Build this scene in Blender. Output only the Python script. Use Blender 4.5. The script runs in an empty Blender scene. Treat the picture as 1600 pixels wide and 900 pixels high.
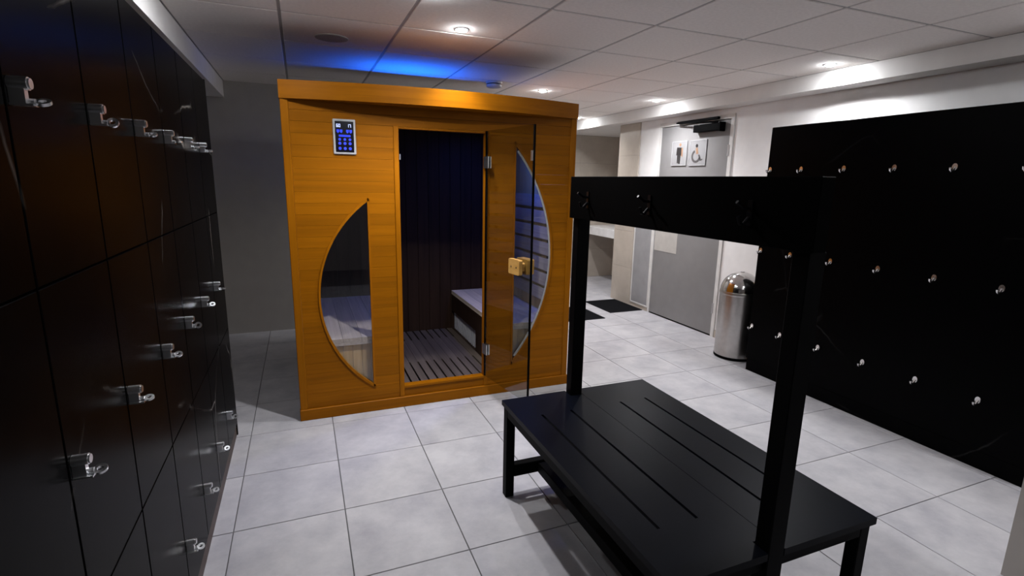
import bpy, math, random
from mathutils import Vector, Matrix
random.seed(7)
PI = math.pi
COL = bpy.context.scene.collection
SC = bpy.context.scene

# ---------------------------------------------------------------- camera, world, exposure
cam_data = bpy.data.cameras.new('camera')
cam = bpy.data.objects.new('camera', cam_data); COL.objects.link(cam)
cam_data.sensor_fit = 'HORIZONTAL'; cam_data.sensor_width = 36.0
cam_data.lens = 806.573 / 1600 * 36.0
cam_data.clip_start = 0.02
_r = Vector((0.92716474, -0.37416462, 0.01914115))
_u = Vector((0.05853679, 0.19513593, 0.97902779))
_f = Vector((0.37005268, 0.90659959, -0.20282555))
cam.matrix_world = Matrix(((_r.x, _u.x, -_f.x, 0.0), (_r.y, _u.y, -_f.y, 0.0),
                           (_r.z, _u.z, -_f.z, 1.47243), (0, 0, 0, 1)))
SC.camera = cam
world = bpy.data.worlds.new('world'); SC.world = world; world.use_nodes = True
world.node_tree.nodes['Background'].inputs[0].default_value = (0.02, 0.02, 0.025, 1)
world.node_tree.nodes['Background'].inputs[1].default_value = 0.3
SC.view_settings.view_transform = 'Standard'
SC.view_settings.look = 'None'
SC.view_settings.exposure = 0.98
SC.view_settings.gamma = 1.0
SC.view_settings.use_curve_mapping = False

# ceiling lamps: name key -> (x, y, watts, spot cone degrees, blend)
CEIL = 2.28
LAMPS = [
    (0.873, 2.94, 24.0, 84, 0.7, 'recessed downlight in front of the blue glow above the sauna cornice'),
    (2.099, 4.498, 48.0, 150, 0.5, 'recessed downlight just beyond the round smoke detector'),
    (3.356, 2.64, 38.0, 148, 1.0, 'recessed downlight close to the ceiling beam above the black hook panel'),
    (3.319, 4.458, 44.0, 148, 0.9, 'recessed downlight close to the beam in front of the grey restroom door'),
    (3.341, 6.09, 42.0, 148, 0.9, 'small far downlight seen at the right end of the sauna cornice'),
    (0.60, 2.45, 54.0, 124, 0.45, 'recessed downlight over the floor tiles in front of the sauna door'),
    (-0.20, 2.70, 2.0, 150, 0.5, 'recessed downlight beside the boxed soffit over the lockers'),
    (3.34, 0.95, 22.0, 150, 0.8, 'recessed downlight beside the beam at the near end of the hook panel'),
    (2.10, 0.95, 12.0, 150, 0.5, 'recessed downlight over the near end of the black bench'),
    (0.70, -0.75, 3.0, 150, 0.5, 'unseen downlight added as fill behind the camera'),  # unseen lamp added to fill the room from behind the camera
]
LAMP_COLOR = (0.985, 0.965, 0.985)
for (lx, ly, lw, ang, bl, _) in LAMPS:
    ld = bpy.data.lights.new('downlight_beam', 'SPOT'); ld.energy = lw; ld.color = LAMP_COLOR
    ld.spot_size = math.radians(ang); ld.spot_blend = bl; ld.shadow_soft_size = 0.025
    lo = bpy.data.objects.new('downlight_beam', ld); lo.location = (lx, ly, CEIL - 0.014); COL.objects.link(lo)

# blue mood light inside the cabin and blue strip on its roof
ld = bpy.data.lights.new('cabin_mood_light', 'AREA'); ld.energy = 3.6; ld.color = (0.05, 0.13, 1.0)
ld.shape = 'DISK'; ld.size = 0.12
lo = bpy.data.objects.new('cabin_mood_light', ld); lo.location = (1.52, 3.62, 1.86); COL.objects.link(lo)
ld = bpy.data.lights.new('roof_strip_light', 'AREA'); ld.energy = 2.3; ld.color = (0.004, 0.13, 1.0)
ld.shape = 'RECTANGLE'; ld.size = 0.55; ld.size_y = 0.02
lo = bpy.data.objects.new('roof_strip_light', ld); lo.location = (0.84, 4.10, 1.972)
lo.rotation_euler = (PI - 0.45, 0, 0); COL.objects.link(lo)

# ---------------------------------------------------------------- materials
def new_mat(name):
    m = bpy.data.materials.new(name); m.use_nodes = True
    nt = m.node_tree
    return m, nt, nt.nodes['Principled BSDF']

def plain(name, col, rough=0.5, metal=0.0, spec=0.5, emit=None, estr=0.0, var=0.08, scale=9.0, bump=0.0):
    m, nt, b = new_mat(name)
    b.inputs['Roughness'].default_value = rough; b.inputs['Metallic'].default_value = metal
    b.inputs['Specular IOR Level'].default_value = spec
    tc = nt.nodes.new('ShaderNodeTexCoord'); nz = nt.nodes.new('ShaderNodeTexNoise')
    nz.inputs['Scale'].default_value = scale; nz.inputs['Detail'].default_value = 5
    nt.links.new(tc.outputs['Object'], nz.inputs['Vector'])
    rp = nt.nodes.new('ShaderNodeValToRGB')
    rp.color_ramp.elements[0].position = 0.3; rp.color_ramp.elements[1].position = 0.7
    rp.color_ramp.elements[0].color = tuple(c * (1 - var) for c in col) + (1,)
    rp.color_ramp.elements[1].color = tuple(min(1, c * (1 + var)) for c in col) + (1,)
    nt.links.new(nz.outputs['Fac'], rp.inputs['Fac']); nt.links.new(rp.outputs['Color'], b.inputs['Base Color'])
    if bump:
        bp = nt.nodes.new('ShaderNodeBump'); bp.inputs['Strength'].default_value = bump; bp.inputs['Distance'].default_value = 0.002
        nz2 = nt.nodes.new('ShaderNodeTexNoise'); nz2.inputs['Scale'].default_value = 220
        nt.links.new(tc.outputs['Object'], nz2.inputs['Vector'])
        nt.links.new(nz2.outputs['Fac'], bp.inputs['Height']); nt.links.new(bp.outputs['Normal'], b.inputs['Normal'])
    if emit:
        b.inputs['Emission Color'].default_value = emit + (1,); b.inputs['Emission Strength'].default_value = estr
    return m

def wood(name, dark, light, axis='X', rough=0.45, spec=0.10, pervar=0.12):
    m, nt, b = new_mat(name)
    b.inputs['Roughness'].default_value = rough; b.inputs['Specular IOR Level'].default_value = spec
    tc = nt.nodes.new('ShaderNodeTexCoord'); oi = nt.nodes.new('ShaderNodeObjectInfo')
    mp = nt.nodes.new('ShaderNodeMapping')
    sc = {'X': (1.2, 14, 40), 'Y': (40, 1.2, 40), 'Z': (40, 14, 1.2)}[axis]
    mp.inputs['Scale'].default_value = sc
    cb = nt.nodes.new('ShaderNodeCombineXYZ'); ml = nt.nodes.new('ShaderNodeMath'); ml.operation = 'MULTIPLY'; ml.inputs[1].default_value = 57.0
    nt.links.new(oi.outputs['Random'], ml.inputs[0])
    for k in range(3): nt.links.new(ml.outputs[0], cb.inputs[k])
    nt.links.new(tc.outputs['Object'], mp.inputs['Vector']); nt.links.new(cb.outputs[0], mp.inputs['Location'])
    nz = nt.nodes.new('ShaderNodeTexNoise'); nz.inputs['Scale'].default_value = 1.0; nz.inputs['Detail'].default_value = 7
    nz.inputs['Roughness'].default_value = 0.62; nz.inputs['Distortion'].default_value = 0.6
    nt.links.new(mp.outputs[0], nz.inputs['Vector'])
    rp = nt.nodes.new('ShaderNodeValToRGB')
    rp.color_ramp.elements[0].position = 0.28; rp.color_ramp.elements[0].color = dark + (1,)
    rp.color_ramp.elements[1].position = 0.66; rp.color_ramp.elements[1].color = light + (1,)
    nt.links.new(nz.outputs['Fac'], rp.inputs['Fac'])
    hs = nt.nodes.new('ShaderNodeHueSaturation')
    mr = nt.nodes.new('ShaderNodeMapRange'); mr.inputs[3].default_value = 1 - pervar; mr.inputs[4].default_value = 1 + pervar * 0.7
    nt.links.new(oi.outputs['Random'], mr.inputs[0]); nt.links.new(mr.outputs[0], hs.inputs['Value'])
    nt.links.new(rp.outputs['Color'], hs.inputs['Color']); nt.links.new(hs.outputs['Color'], b.inputs['Base Color'])
    bp = nt.nodes.new('ShaderNodeBump'); bp.inputs['Strength'].default_value = 0.12; bp.inputs['Distance'].default_value = 0.002
    nt.links.new(nz.outputs['Fac'], bp.inputs['Height']); nt.links.new(bp.outputs['Normal'], b.inputs['Normal'])
    return m

def marble(name, base, vein, rough, spec, scale=1.6, vein_amt=1.0):
    m, nt, b = new_mat(name)
    b.inputs['Roughness'].default_value = rough; b.inputs['Specular IOR Level'].default_value = spec
    geo = nt.nodes.new('ShaderNodeNewGeometry')
    nz = nt.nodes.new('ShaderNodeTexNoise'); nz.inputs['Scale'].default_value = 1.7; nz.inputs['Detail'].default_value = 5
    nt.links.new(geo.outputs['Position'], nz.inputs['Vector'])
    mx = nt.nodes.new('ShaderNodeMix'); mx.data_type = 'VECTOR'; mx.inputs[0].default_value = 0.16
    nt.links.new(geo.outputs['Position'], mx.inputs[4]); nt.links.new(nz.outputs['Color'], mx.inputs[5])
    vo = nt.nodes.new('ShaderNodeTexVoronoi'); vo.feature = 'DISTANCE_TO_EDGE'; vo.inputs['Scale'].default_value = scale
    nt.links.new(mx.outputs[1], vo.inputs['Vector'])
    rp = nt.nodes.new('ShaderNodeValToRGB')
    rp.color_ramp.elements[0].position = 0.0; rp.color_ramp.elements[0].color = (1, 1, 1, 1)
    rp.color_ramp.elements[1].position = 0.006; rp.color_ramp.elements[1].color = (0, 0, 0, 1)
    nt.links.new(vo.outputs['Distance'], rp.inputs['Fac'])
    n2 = nt.nodes.new('ShaderNodeTexNoise'); n2.inputs['Scale'].default_value = 2.6; n2.inputs['Detail'].default_value = 3
    nt.links.new(geo.outputs['Position'], n2.inputs['Vector'])
    r2 = nt.nodes.new('ShaderNodeValToRGB'); r2.color_ramp.elements[0].position = 0.50; r2.color_ramp.elements[1].position = 0.72
    nt.links.new(n2.outputs['Fac'], r2.inputs['Fac'])
    mu = nt.nodes.new('ShaderNodeMath'); mu.operation = 'MULTIPLY'
    nt.links.new(rp.outputs['Color'], mu.inputs[0]); nt.links.new(r2.outputs['Color'], mu.inputs[1])
    mu2 = nt.nodes.new('ShaderNodeMath'); mu2.operation = 'MULTIPLY'; mu2.inputs[1].default_value = vein_amt
    nt.links.new(mu.outputs[0], mu2.inputs[0])
    n3 = nt.nodes.new('ShaderNodeTexNoise'); n3.inputs['Scale'].default_value = 14; n3.inputs['Detail'].default_value = 8
    nt.links.new(geo.outputs['Position'], n3.inputs['Vector'])
    r3 = nt.nodes.new('ShaderNodeValToRGB')
    r3.color_ramp.elements[0].color = tuple(c * 0.4 for c in base) + (1,); r3.color_ramp.elements[1].color = tuple(c * 1.7 for c in base) + (1,)
    nt.links.new(n3.outputs['Fac'], r3.inputs['Fac'])
    mc = nt.nodes.new('ShaderNodeMix'); mc.data_type = 'RGBA'
    nt.links.new(mu2.outputs[0], mc.inputs[0]); nt.links.new(r3.outputs['Color'], mc.inputs[6]); mc.inputs[7].default_value = vein + (1,)
    nt.links.new(mc.outputs[2], b.inputs['Base Color'])
    return m

def tile_mat(name, a, c, rough, spec=0.4):
    m, nt, b = new_mat(name)
    b.inputs['Roughness'].default_value = rough; b.inputs['Specular IOR Level'].default_value = spec
    geo = nt.nodes.new('ShaderNodeNewGeometry'); oi = nt.nodes.new('ShaderNodeObjectInfo')
    ad = nt.nodes.new('ShaderNodeVectorMath'); ad.operation = 'ADD'
    ml = nt.nodes.new('ShaderNodeMath'); ml.operation = 'MULTIPLY'; ml.inputs[1].default_value = 31.0
    nt.links.new(oi.outputs['Random'], ml.inputs[0])
    nt.links.new(geo.outputs['Position'], ad.inputs[0]); nt.links.new(ml.outputs[0], ad.inputs[1])
    nz = nt.nodes.new('ShaderNodeTexNoise'); nz.inputs['Scale'].default_value = 4.5; nz.inputs['Detail'].default_value = 9; nz.inputs['Roughness'].default_value = 0.66
    nt.links.new(ad.outputs[0], nz.inputs['Vector'])
    rp = nt.nodes.new('ShaderNodeValToRGB')
    rp.color_ramp.elements[0].position = 0.3; rp.color_ramp.elements[0].color = a + (1,)
    rp.color_ramp.elements[1].position = 0.68; rp.color_ramp.elements[1].color = c + (1,)
    nt.links.new(nz.outputs['Fac'], rp.inputs['Fac'])
    nt.links.new(rp.outputs['Color'], b.inputs['Base Color'])
    return m

def glass(name, tint, gloss_col=(1, 1, 1), ior=1.5, rough=0.02):
    m = bpy.data.materials.new(name); m.use_nodes = True
    nt = m.node_tree; nt.nodes.clear()
    out = nt.nodes.new('ShaderNodeOutputMaterial'); mx = nt.nodes.new('ShaderNodeMixShader')
    tr = nt.nodes.new('ShaderNodeBsdfTransparent'); tr.inputs[0].default_value = tint + (1,)
    gl = nt.nodes.new('ShaderNodeBsdfGlossy'); gl.inputs[0].default_value = gloss_col + (1,); gl.inputs['Roughness'].default_value = rough
    lw = nt.nodes.new('ShaderNodeLayerWeight'); lw.inputs['Blend'].default_value = 0.5
    pw = nt.nodes.new('ShaderNodeMath'); pw.operation = 'POWER'; pw.inputs[1].default_value = 5.0
    mr = nt.nodes.new('ShaderNodeMapRange'); f0 = ((ior - 1) / (ior + 1)) ** 2
    mr.inputs[3].default_value = f0; mr.inputs[4].default_value = 0.9
    nt.links.new(lw.outputs['Facing'], pw.inputs[0]); nt.links.new(pw.outputs[0], mr.inputs[0])
    nt.links.new(mr.outputs[0], mx.inputs[0]); nt.links.new(tr.outputs[0], mx.inputs[1]); nt.links.new(gl.outputs[0], mx.inputs[2])
    nt.links.new(mx.outputs[0], out.inputs[0])
    return m

def emission(name, col, s):
    m, nt, b = new_mat(name)
    b.inputs['Base Color'].default_value = (0.02, 0.02, 0.02, 1)
    b.inputs['Emission Color'].default_value = col + (1,); b.inputs['Emission Strength'].default_value = s
    return m

M = {}
M['floor_tile'] = tile_mat('pale_floor_tile', (0.335, 0.33, 0.36), (0.495, 0.487, 0.503), 0.45, 0.3)
M['grout'] = plain('grout', (0.10, 0.10, 0.10), 0.9)
M['wall'] = plain('painted_wall', (0.38, 0.355, 0.33), 0.8, spec=0.2, var=0.03)
M['wall_white'] = plain('white_wall', (0.86, 0.85, 0.84), 0.75, spec=0.2, var=0.03)
M['beige_tile'] = tile_mat('beige_wall_tile', (0.47, 0.415, 0.355), (0.56, 0.50, 0.43), 0.4)
M['ceil_tile'] = plain('ceiling_tile', (0.91, 0.865, 0.83), 0.95, spec=0.1, var=0.04, scale=60, bump=0.15)
M['ceil_grid'] = plain('ceiling_grid', (0.42, 0.41, 0.40), 0.6, spec=0.3)
M['beam'] = plain('beam_paint', (0.74, 0.72, 0.70), 0.8, spec=0.2, var=0.03)
M['wood'] = wood('cedar_plank', (0.225, 0.073, 0.0006), (0.31, 0.102, 0.0009), 'X')
M['wood_v'] = wood('cedar_upright', (0.235, 0.077, 0.0007), (0.32, 0.106, 0.0010), 'Z', pervar=0.1)
M['wood_in'] = wood('pale_inner_wood', (0.46, 0.38, 0.30), (0.62, 0.53, 0.43), 'Y', rough=0.5)
M['wood_in_v'] = wood('pale_inner_upright', (0.56, 0.36, 0.14), (0.70, 0.48, 0.22), 'Z', rough=0.5)
M['wood_dark'] = wood('shaded_inner_wood', (0.022, 0.012, 0.008), (0.040, 0.022, 0.014), 'Z', rough=0.5)  # inner wood with the cabin's shade put into its colour
M['handle_wood'] = wood('handle_wood', (0.38, 0.20, 0.05), (0.47, 0.27, 0.08), 'X', pervar=0.05)
M['locker'] = marble('black_marble_laminate', (0.0024, 0.0021, 0.0022), (0.22, 0.20, 0.18), 0.24, 0.013, 1.3)
M['locker_side'] = plain('locker_carcass', (0.012, 0.010, 0.010), 0.5)
M['locker_edge'] = plain('locker_brown_edge', (0.06, 0.035, 0.025), 0.5)
M['panel'] = marble('black_stone_panel', (0.0008, 0.0008, 0.001), (0.035, 0.035, 0.035), 0.36, 0.035, 1.1, 0.6)
M['chrome'] = plain('chrome', (0.88, 0.89, 0.91), 0.28, 1.0, var=0.02)
M['satin'] = plain('satin_steel', (0.62, 0.62, 0.63), 0.38, 1.0, var=0.02)
M['hook'] = plain('satin_hook', (0.80, 0.79, 0.78), 0.22, 1.0, var=0.02)
M['dark_hook'] = plain('black_hook', (0.004, 0.004, 0.005), 0.3, 0.0, spec=0.2)
M['steel'] = plain('brushed_steel', (0.50, 0.48, 0.46), 0.30, 1.0, var=0.06, scale=30)
M['steel_dome'] = plain('polished_steel', (0.68, 0.67, 0.66), 0.12, 1.0, var=0.02)
M['seat'] = plain('black_seat_laminate', (0.0020, 0.0026, 0.0048), 0.38, spec=0.055, var=0.15)
M['black_metal'] = plain('black_powder_coat', (0.0012, 0.0012, 0.0015), 0.55, spec=0.05)
M['black_board'] = plain('black_board', (0.0007, 0.0007, 0.0008), 0.6, spec=0.02)
M['black_plastic'] = plain('black_plastic', (0.0010, 0.0010, 0.0014), 0.5, spec=0.03)
M['door_grey'] = plain('grey_door_laminate', (0.23, 0.225, 0.225), 0.34, spec=0.55, var=0.05)
M['frosted'] = plain('frosted_grey', (0.33, 0.33, 0.34), 0.3, spec=0.6, var=0.08)
M['white_trim'] = plain('white_trim', (0.70, 0.69, 0.67), 0.5)
M['white_top'] = plain('white_counter', (0.82, 0.82, 0.82), 0.3)
M['cream_plate'] = plain('cream_plate', (0.48, 0.46, 0.43), 0.35)
M['acrylic'] = plain('clear_acrylic_sheet', (0.27, 0.27, 0.275), 0.15, spec=0.6, var=0.02)
M['acrylic_edge'] = plain('acrylic_edge', (0.42, 0.42, 0.43), 0.12, spec=0.9)
M['sign_dark'] = plain('sign_black', (0.02, 0.018, 0.018), 0.4)
M['sign_grey'] = plain('sign_grey', (0.07, 0.065, 0.065), 0.4)
M['sign_tan'] = plain('sign_tan', (0.26, 0.15, 0.09), 0.5)
M['mat'] = plain('black_mat', (0.006, 0.0065, 0.008), 0.9, spec=0.1, bump=0.6)
M['smoke'] = plain('white_plastic', (0.48, 0.47, 0.46), 0.5)
M['smoke_dark'] = plain('vent_dark', (0.04, 0.04, 0.05), 0.6)
M['speaker'] = plain('speaker_mesh', (0.40, 0.385, 0.37), 0.8, scale=400, var=0.4)
M['lamp_rim'] = plain('white_lamp_rim', (0.7, 0.7, 0.7), 0.35)
M['lamp_lens'] = emission('lit_lamp_lens', (0.93, 0.96, 1.0), 310.0)
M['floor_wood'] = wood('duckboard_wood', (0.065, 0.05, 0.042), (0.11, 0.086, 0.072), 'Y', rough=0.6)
M['pane'] = glass('window_pane', (0.94, 0.95, 0.98), (0.95, 0.97, 1.0), 1.55)
M['door_glass'] = glass('door_glass', (0.82, 0.83, 0.80), (0.9, 0.9, 0.9), 1.45)
M['seal'] = plain('black_door_seal', (0.001, 0.001, 0.0013), 0.6, spec=0.03)
M['gasket'] = plain('grey_gasket', (0.40, 0.40, 0.41), 0.4)
M['screen'] = plain('display_glass', (0.002, 0.002, 0.006), 0.2, spec=0.4)
M['digit'] = emission('display_digit', (0.50, 0.58, 1.0), 1.1)
M['icon'] = emission('display_icon', (0.005, 0.04, 1.0), 0.55)
M['bezel'] = plain('silver_bezel', (0.52, 0.52, 0.53), 0.4, 0.3)
M['blue_lens'] = emission('blue_lens', (0.02, 0.12, 1.0), 3.0)
M['grille'] = plain('pale_heater_grille', (0.50, 0.50, 0.52), 0.5)

# ---------------------------------------------------------------- mesh helpers
class MB:
    def __init__(s): s.v = []; s.f = []; s.smooth = False
    def box(s, x0, x1, y0, y1, z0, z1):
        o = len(s.v)
        s.v += [(x, y, z) for z in (z0, z1) for y in (y0, y1) for x in (x0, x1)]
        s.f += [tuple(o + i for i in q) for q in ((0, 2, 3, 1), (4, 5, 7, 6), (0, 1, 5, 4), (2, 6, 7, 3), (0, 4, 6, 2), (1, 3, 7, 5))]
        return s
    def bbox(s, x0, x1, y0, y1, z0, z1, b=0.003):
        """box with chamfered edges"""
        o = len(s.v); idx = {}
        X = (x0, x1); Y = (y0, y1); Z = (z0, z1)
        for i in (0, 1):
            for j in (0, 1):
                for k in (0, 1):
                    sx, sy, sz = (b, -b)[i], (b, -b)[j], (b, -b)[k]
                    for a, q in enumerate(((X[i], Y[j] + sy, Z[k] + sz), (X[i] + sx, Y[j], Z[k] + sz), (X[i] + sx, Y[j] + sy, Z[k]))):
                        idx[i, j, k, a] = len(s.v); s.v.append(q)
        c = (((x0 + x1) / 2), ((y0 + y1) / 2), ((z0 + z1) / 2))
        def add(ids):
            p = [Vector(s.v[q]) for q in ids]
            n = (p[1] - p[0]).cross(p[2] - p[0])
            if n.dot(p[0] - Vector(c)) < 0: ids = ids[::-1]
            s.f.append(tuple(ids))
        for i in (0, 1):
            add([idx[i, 0, 0, 0], idx[i, 1, 0, 0], idx[i, 1, 1, 0], idx[i, 0, 1, 0]])
            add([idx[0, i, 0, 1], idx[1, i, 0, 1], idx[1, i, 1, 1], idx[0, i, 1, 1]])
            add([idx[0, 0, i, 2], idx[1, 0, i, 2], idx[1, 1, i, 2], idx[0, 1, i, 2]])
        for j in (0, 1):
            for k in (0, 1):
                add([idx[0, j, k, 1], idx[1, j, k, 1], idx[1, j, k, 2], idx[0, j, k, 2]])
                add([idx[j, 0, k, 0], idx[j, 1, k, 0], idx[j, 1, k, 2], idx[j, 0, k, 2]])
                add([idx[j, k, 0, 0], idx[j, k, 1, 0], idx[j, k, 1, 1], idx[j, k, 0, 1]])
        for i in (0, 1):
            for j in (0, 1):
                for k in (0, 1): add([idx[i, j, k, 0], idx[i, j, k, 1], idx[i, j, k, 2]])
        return s
    def prism(s, poly, fn, d0, d1):
        """poly of (a, b); fn(a, b, d) -> xyz"""
        o = len(s.v); n = len(poly)
        s.v += [fn(a, b, d0) for a, b in poly] + [fn(a, b, d1) for a, b in poly]
        f = [tuple(range(o, o + n)), tuple(range(o + 2 * n - 1, o + n - 1, -1))]
        f += [(o + (i + 1) % n, o + i, o + n + i, o + n + (i + 1) % n) for i in range(n)]
        ar = sum(poly[i][0] * poly[(i + 1) % n][1] - poly[(i + 1) % n][0] * poly[i][1] for i in range(n))
        v0, v1, v2 = Vector(fn(0, 0, 0)), Vector(fn(1, 0, 0)), Vector(fn(0, 1, 0))
        ndir = (v1 - v0).cross(v2 - v0); dd = Vector(fn(0, 0, d1)) - Vector(fn(0, 0, d0))
        if (ndir.dot(dd) > 0) == (ar > 0): f = [q[::-1] for q in f]
        s.f += f
        return s
    def lathe(s, prof, cx, cy, n=40, axis='Z'):
        o = len(s.v)
        for r, z in prof:
            for i in range(n):
                a = 2 * PI * i / n
                if axis == 'Z': s.v.append((cx + r * math.cos(a), cy + r * math.sin(a), z))
        m = len(prof)
        for k in range(m - 1):
            for i in range(n):
                j = (i + 1) % n
                s.f.append((o + k * n + i, o + k * n + j, o + (k + 1) * n + j, o + (k + 1) * n + i))
        s.f.append(tuple(o + i for i in range(n))[::-1]); s.f.append(tuple(o + (m - 1) * n + i for i in range(n)))
        return s
    def tube(s, pts, r, n=8):
        o = len(s.v); P = [Vector(q) for q in pts]; m = len(P)
        rr = r if isinstance(r, (list, tuple)) else [r] * m
        for k in range(m):
            t = (P[min(k + 1, m - 1)] - P[max(k - 1, 0)]).normalized()
            a = t.cross(Vector((0.13, 0.31, 0.94)))
            if a.length < 0.1: a = t.cross(Vector((1, 0, 0)))
            a.normalize(); b = t.cross(a)
            for i in range(n):
                w = 2 * PI * i / n
                s.v.append(tuple(P[k] + (a * math.cos(w) + b * math.sin(w)) * rr[k]))
        for k in range(m - 1):
            for i in range(n):
                j = (i + 1) % n
                s.f.append((o + k * n + i, o + k * n + j, o + (k + 1) * n + j, o + (k + 1) * n + i))
        s.f.append(tuple(o + i for i in range(n))[::-1]); s.f.append(tuple(o + (m - 1) * n + i for i in range(n)))
        return s
    def build(s, name, mat, parent=None, smooth=False):
        me = bpy.data.meshes.new(name); me.from_pydata(s.v, [], s.f); me.update()
        me.materials.append(mat)
        if smooth:
            for p in me.polygons: p.use_smooth = True
            if hasattr(me, 'set_sharp_from_angle'): me.set_sharp_from_angle(angle=math.radians(38))
        o = bpy.data.objects.new(name, me); COL.objects.link(o)
        if parent is not None:
            o.parent = parent
            o.matrix_parent_inverse = world_of(parent).inverted()
        return o

def world_of(o):
    if o.parent is None: return o.matrix_basis.copy()
    return world_of(o.parent) @ o.matrix_parent_inverse @ o.matrix_basis

def box(name, mat, x0, x1, y0, y1, z0, z1, parent=None, b=0.0):
    m = MB()
    if b: m.bbox(x0, x1, y0, y1, z0, z1, b)
    else: m.box(x0, x1, y0, y1, z0, z1)
    return m.build(name, mat, parent)

def thing(name, loc, label, cat, group=None):
    o = bpy.data.objects.new(name, None); o.location = loc; o.empty_display_size = 0.1
    COL.objects.link(o); o['label'] = label; o['category'] = cat
    if group: o['group'] = group
    return o

def struct(o, label=None):
    o['kind'] = 'structure'
    if label: o['label'] = label
    return o

def instance(src, name, loc, parent):
    o = bpy.data.objects.new(name, src.data); o.location = loc; COL.objects.link(o)
    o.parent = parent; o.matrix_parent_inverse = world_of(parent).inverted()
    return o

# ---------------------------------------------------------------- the room shell
XL, XR, YB, YS, YF = -0.95, 3.714, -2.2, 5.35, 7.07
floor = struct(box('floor', M['grout'], XL, 4.62, YB, YF, -0.06, -0.005), 'pale grey square floor tiles with dark joints')
T = 0.45; OX, OY = -0.3443, 1.7630; G = 0.0022
mesh_cache = {}
def floor_tile(x0, x1, y0, y1):
    key = (round(x1 - x0, 4), round(y1 - y0, 4))
    loc = ((x0 + x1) / 2, (y0 + y1) / 2, 0)
    if key not in mesh_cache:
        w, h = (x1 - x0) / 2 - G, (y1 - y0) / 2 - G
        m = MB(); m.v = []; c = 0.0015
        base = [(-w, -h), (w, -h), (w, h), (-w, h)]; top = [(-w + c, -h + c), (w - c, -h + c), (w - c, h - c), (-w + c, h - c)]
        m.v = [(a, b, -0.006) for a, b in base] + [(a, b, -0.001) for a, b in base] + [(a, b, 0) for a, b in top]
        m.f = [(8, 9, 10, 11)] + [(k * 4 + i, k * 4 + (i + 1) % 4, k * 4 + 4 + (i + 1) % 4, k * 4 + 4 + i) for k in (0, 1) for i in range(4)]
        o = m.build('tile', M['floor_tile']); mesh_cache[key] = o
        o.location = loc; o.parent = floor
    else:
        instance(mesh_cache[key], 'tile', loc, floor)
for i in range(-2, 12):
    for j in range(-6, 12):
        x0, x1 = OX + i * T, OX + (i + 1) * T; y0, y1 = OY + j * T, OY + (j + 1) * T
        x0 = max(x0, XL); x1 = min(x1, 4.62 if y1 > 5.64 else XR); y1 = min(y1, YF)
        if y0 > YS and x1 < 2.6: continue
        if x1 - x0 < 0.03 or y1 - y0 < 0.03: continue
        floor_tile(x0, x1, y0, y1)

struct(box('wall_left', M['wall'], XL - 0.1, XL, YB, YS, 0, 2.45))
struct(box('wall_rear', M['wall'], XL - 0.1, XR + 0.1, YB - 0.1, YB, 0, 2.45))
struct(box('wall_back', M['wall'], XL - 0.1, 2.60, YS, YS + 0.1, 0, 2.45))
struct(box('wall_passage', M['wall'], 2.50, 2.60, YS + 0.1, YF, 0, 2.45))
w_far = struct(box('wall_far', M['grout'], 2.5, 4.72, YF + 0.008, YF + 0.12, 0, 2.45))
for k in range(5):
    for q in range(3):
        x0 = 2.6 + q * 0.68; x1 = min(x0 + 0.68, 4.62)
        z0 = k * 0.44
        box('tile', M['beige_tile'], x0 + 0.001, x1 - 0.001, YF, YF + 0.009, z0 + 0.001, min(z0 + 0.44, 2.167) - 0.001, w_far)
struct(box('wall_alcove', M['beige_tile'], 4.62, 4.72, 5.64, YF, 0, 2.2))
# right wall, with the opening of the grey door (Y 3.82 .. 4.85)
wr = MB()
wr.box(XR, XR + 0.1, YB, 3.79, 0, 2.45); wr.box(XR, XR + 0.1, 3.79, 4.86, 2.10, 2.45); wr.box(XR, XR + 0.1, 4.86, 5.225, 0, 2.45)
struct(wr.build('wall_right', M['wall_white']))
pil = struct(box('wall_pillar', M['grout'], XR, 4.62, 5.225, 5.64, 0, 2.17))
for z0, z1 in ((0.0, 0.45), (0.45, 0.9), (0.9, 1.35), (1.35, 1.80), (1.80, 2.165)):
    box('tile', M['beige_tile'], XR - 0.012, XR, 5.227, 5.64, z0 + 0.001, z1 - 0.001, pil)

# ceiling: grid plate with lay-in tiles
ceil = struct(box('ceiling', M['ceil_grid'], XL, 4.72, YB, YF, CEIL + 0.004, CEIL + 0.05), 'suspended ceiling of square pale tiles')
CT = 0.605; CX0, CY0 = 1.166 - 3 * CT, 2.43 - 8 * CT
cc = {}
for i in range(0, 8):
    for j in range(0, 17):
        x0, x1 = CX0 + i * CT, CX0 + (i + 1) * CT; y0, y1 = CY0 + j * CT, CY0 + (j + 1) * CT
        x0 = max(x0, -0.566); x1 = min(x1, 3.532); y0 = max(y0, YB); y1 = min(y1, YF)
        if x1 - x0 < 0.04 or y1 - y0 < 0.04 or (y0 > YS and x1 < 2.5): continue
        key = (round(x1 - x0, 4), round(y1 - y0, 4)); loc = ((x0 + x1) / 2, (y0 + y1) / 2, CEIL)
        if key in cc: instance(cc[key], 'tile', loc, ceil)
        else:
            w, h = (x1 - x0) / 2 - 0.0075, (y1 - y0) / 2 - 0.0075
            m = MB(); m.bbox(-w, w, -h, h, 0, 0.014, 0.003)
            o = m.build('tile', M['ceil_tile']); o.location = loc; o.parent = ceil; cc[key] = o
beam = MB(); beam.box(3.532, XR, YB, 5.64, 2.167, CEIL); beam.box(3.532, 4.62, 5.64, YF, 2.167, CEIL)
struct(beam.build('trim_1', M['beam']), 'boxed ceiling beam along the right wall')
struct(box('trim_2', M['beam'], XL, -0.566, YB, YS, 2.14, CEIL), 'boxed soffit above the lockers')
struct(box('baseboard_right', M['beige_tile'], XR - 0.010, XR, 3.0, 3.785, 0, 0.075))
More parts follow.
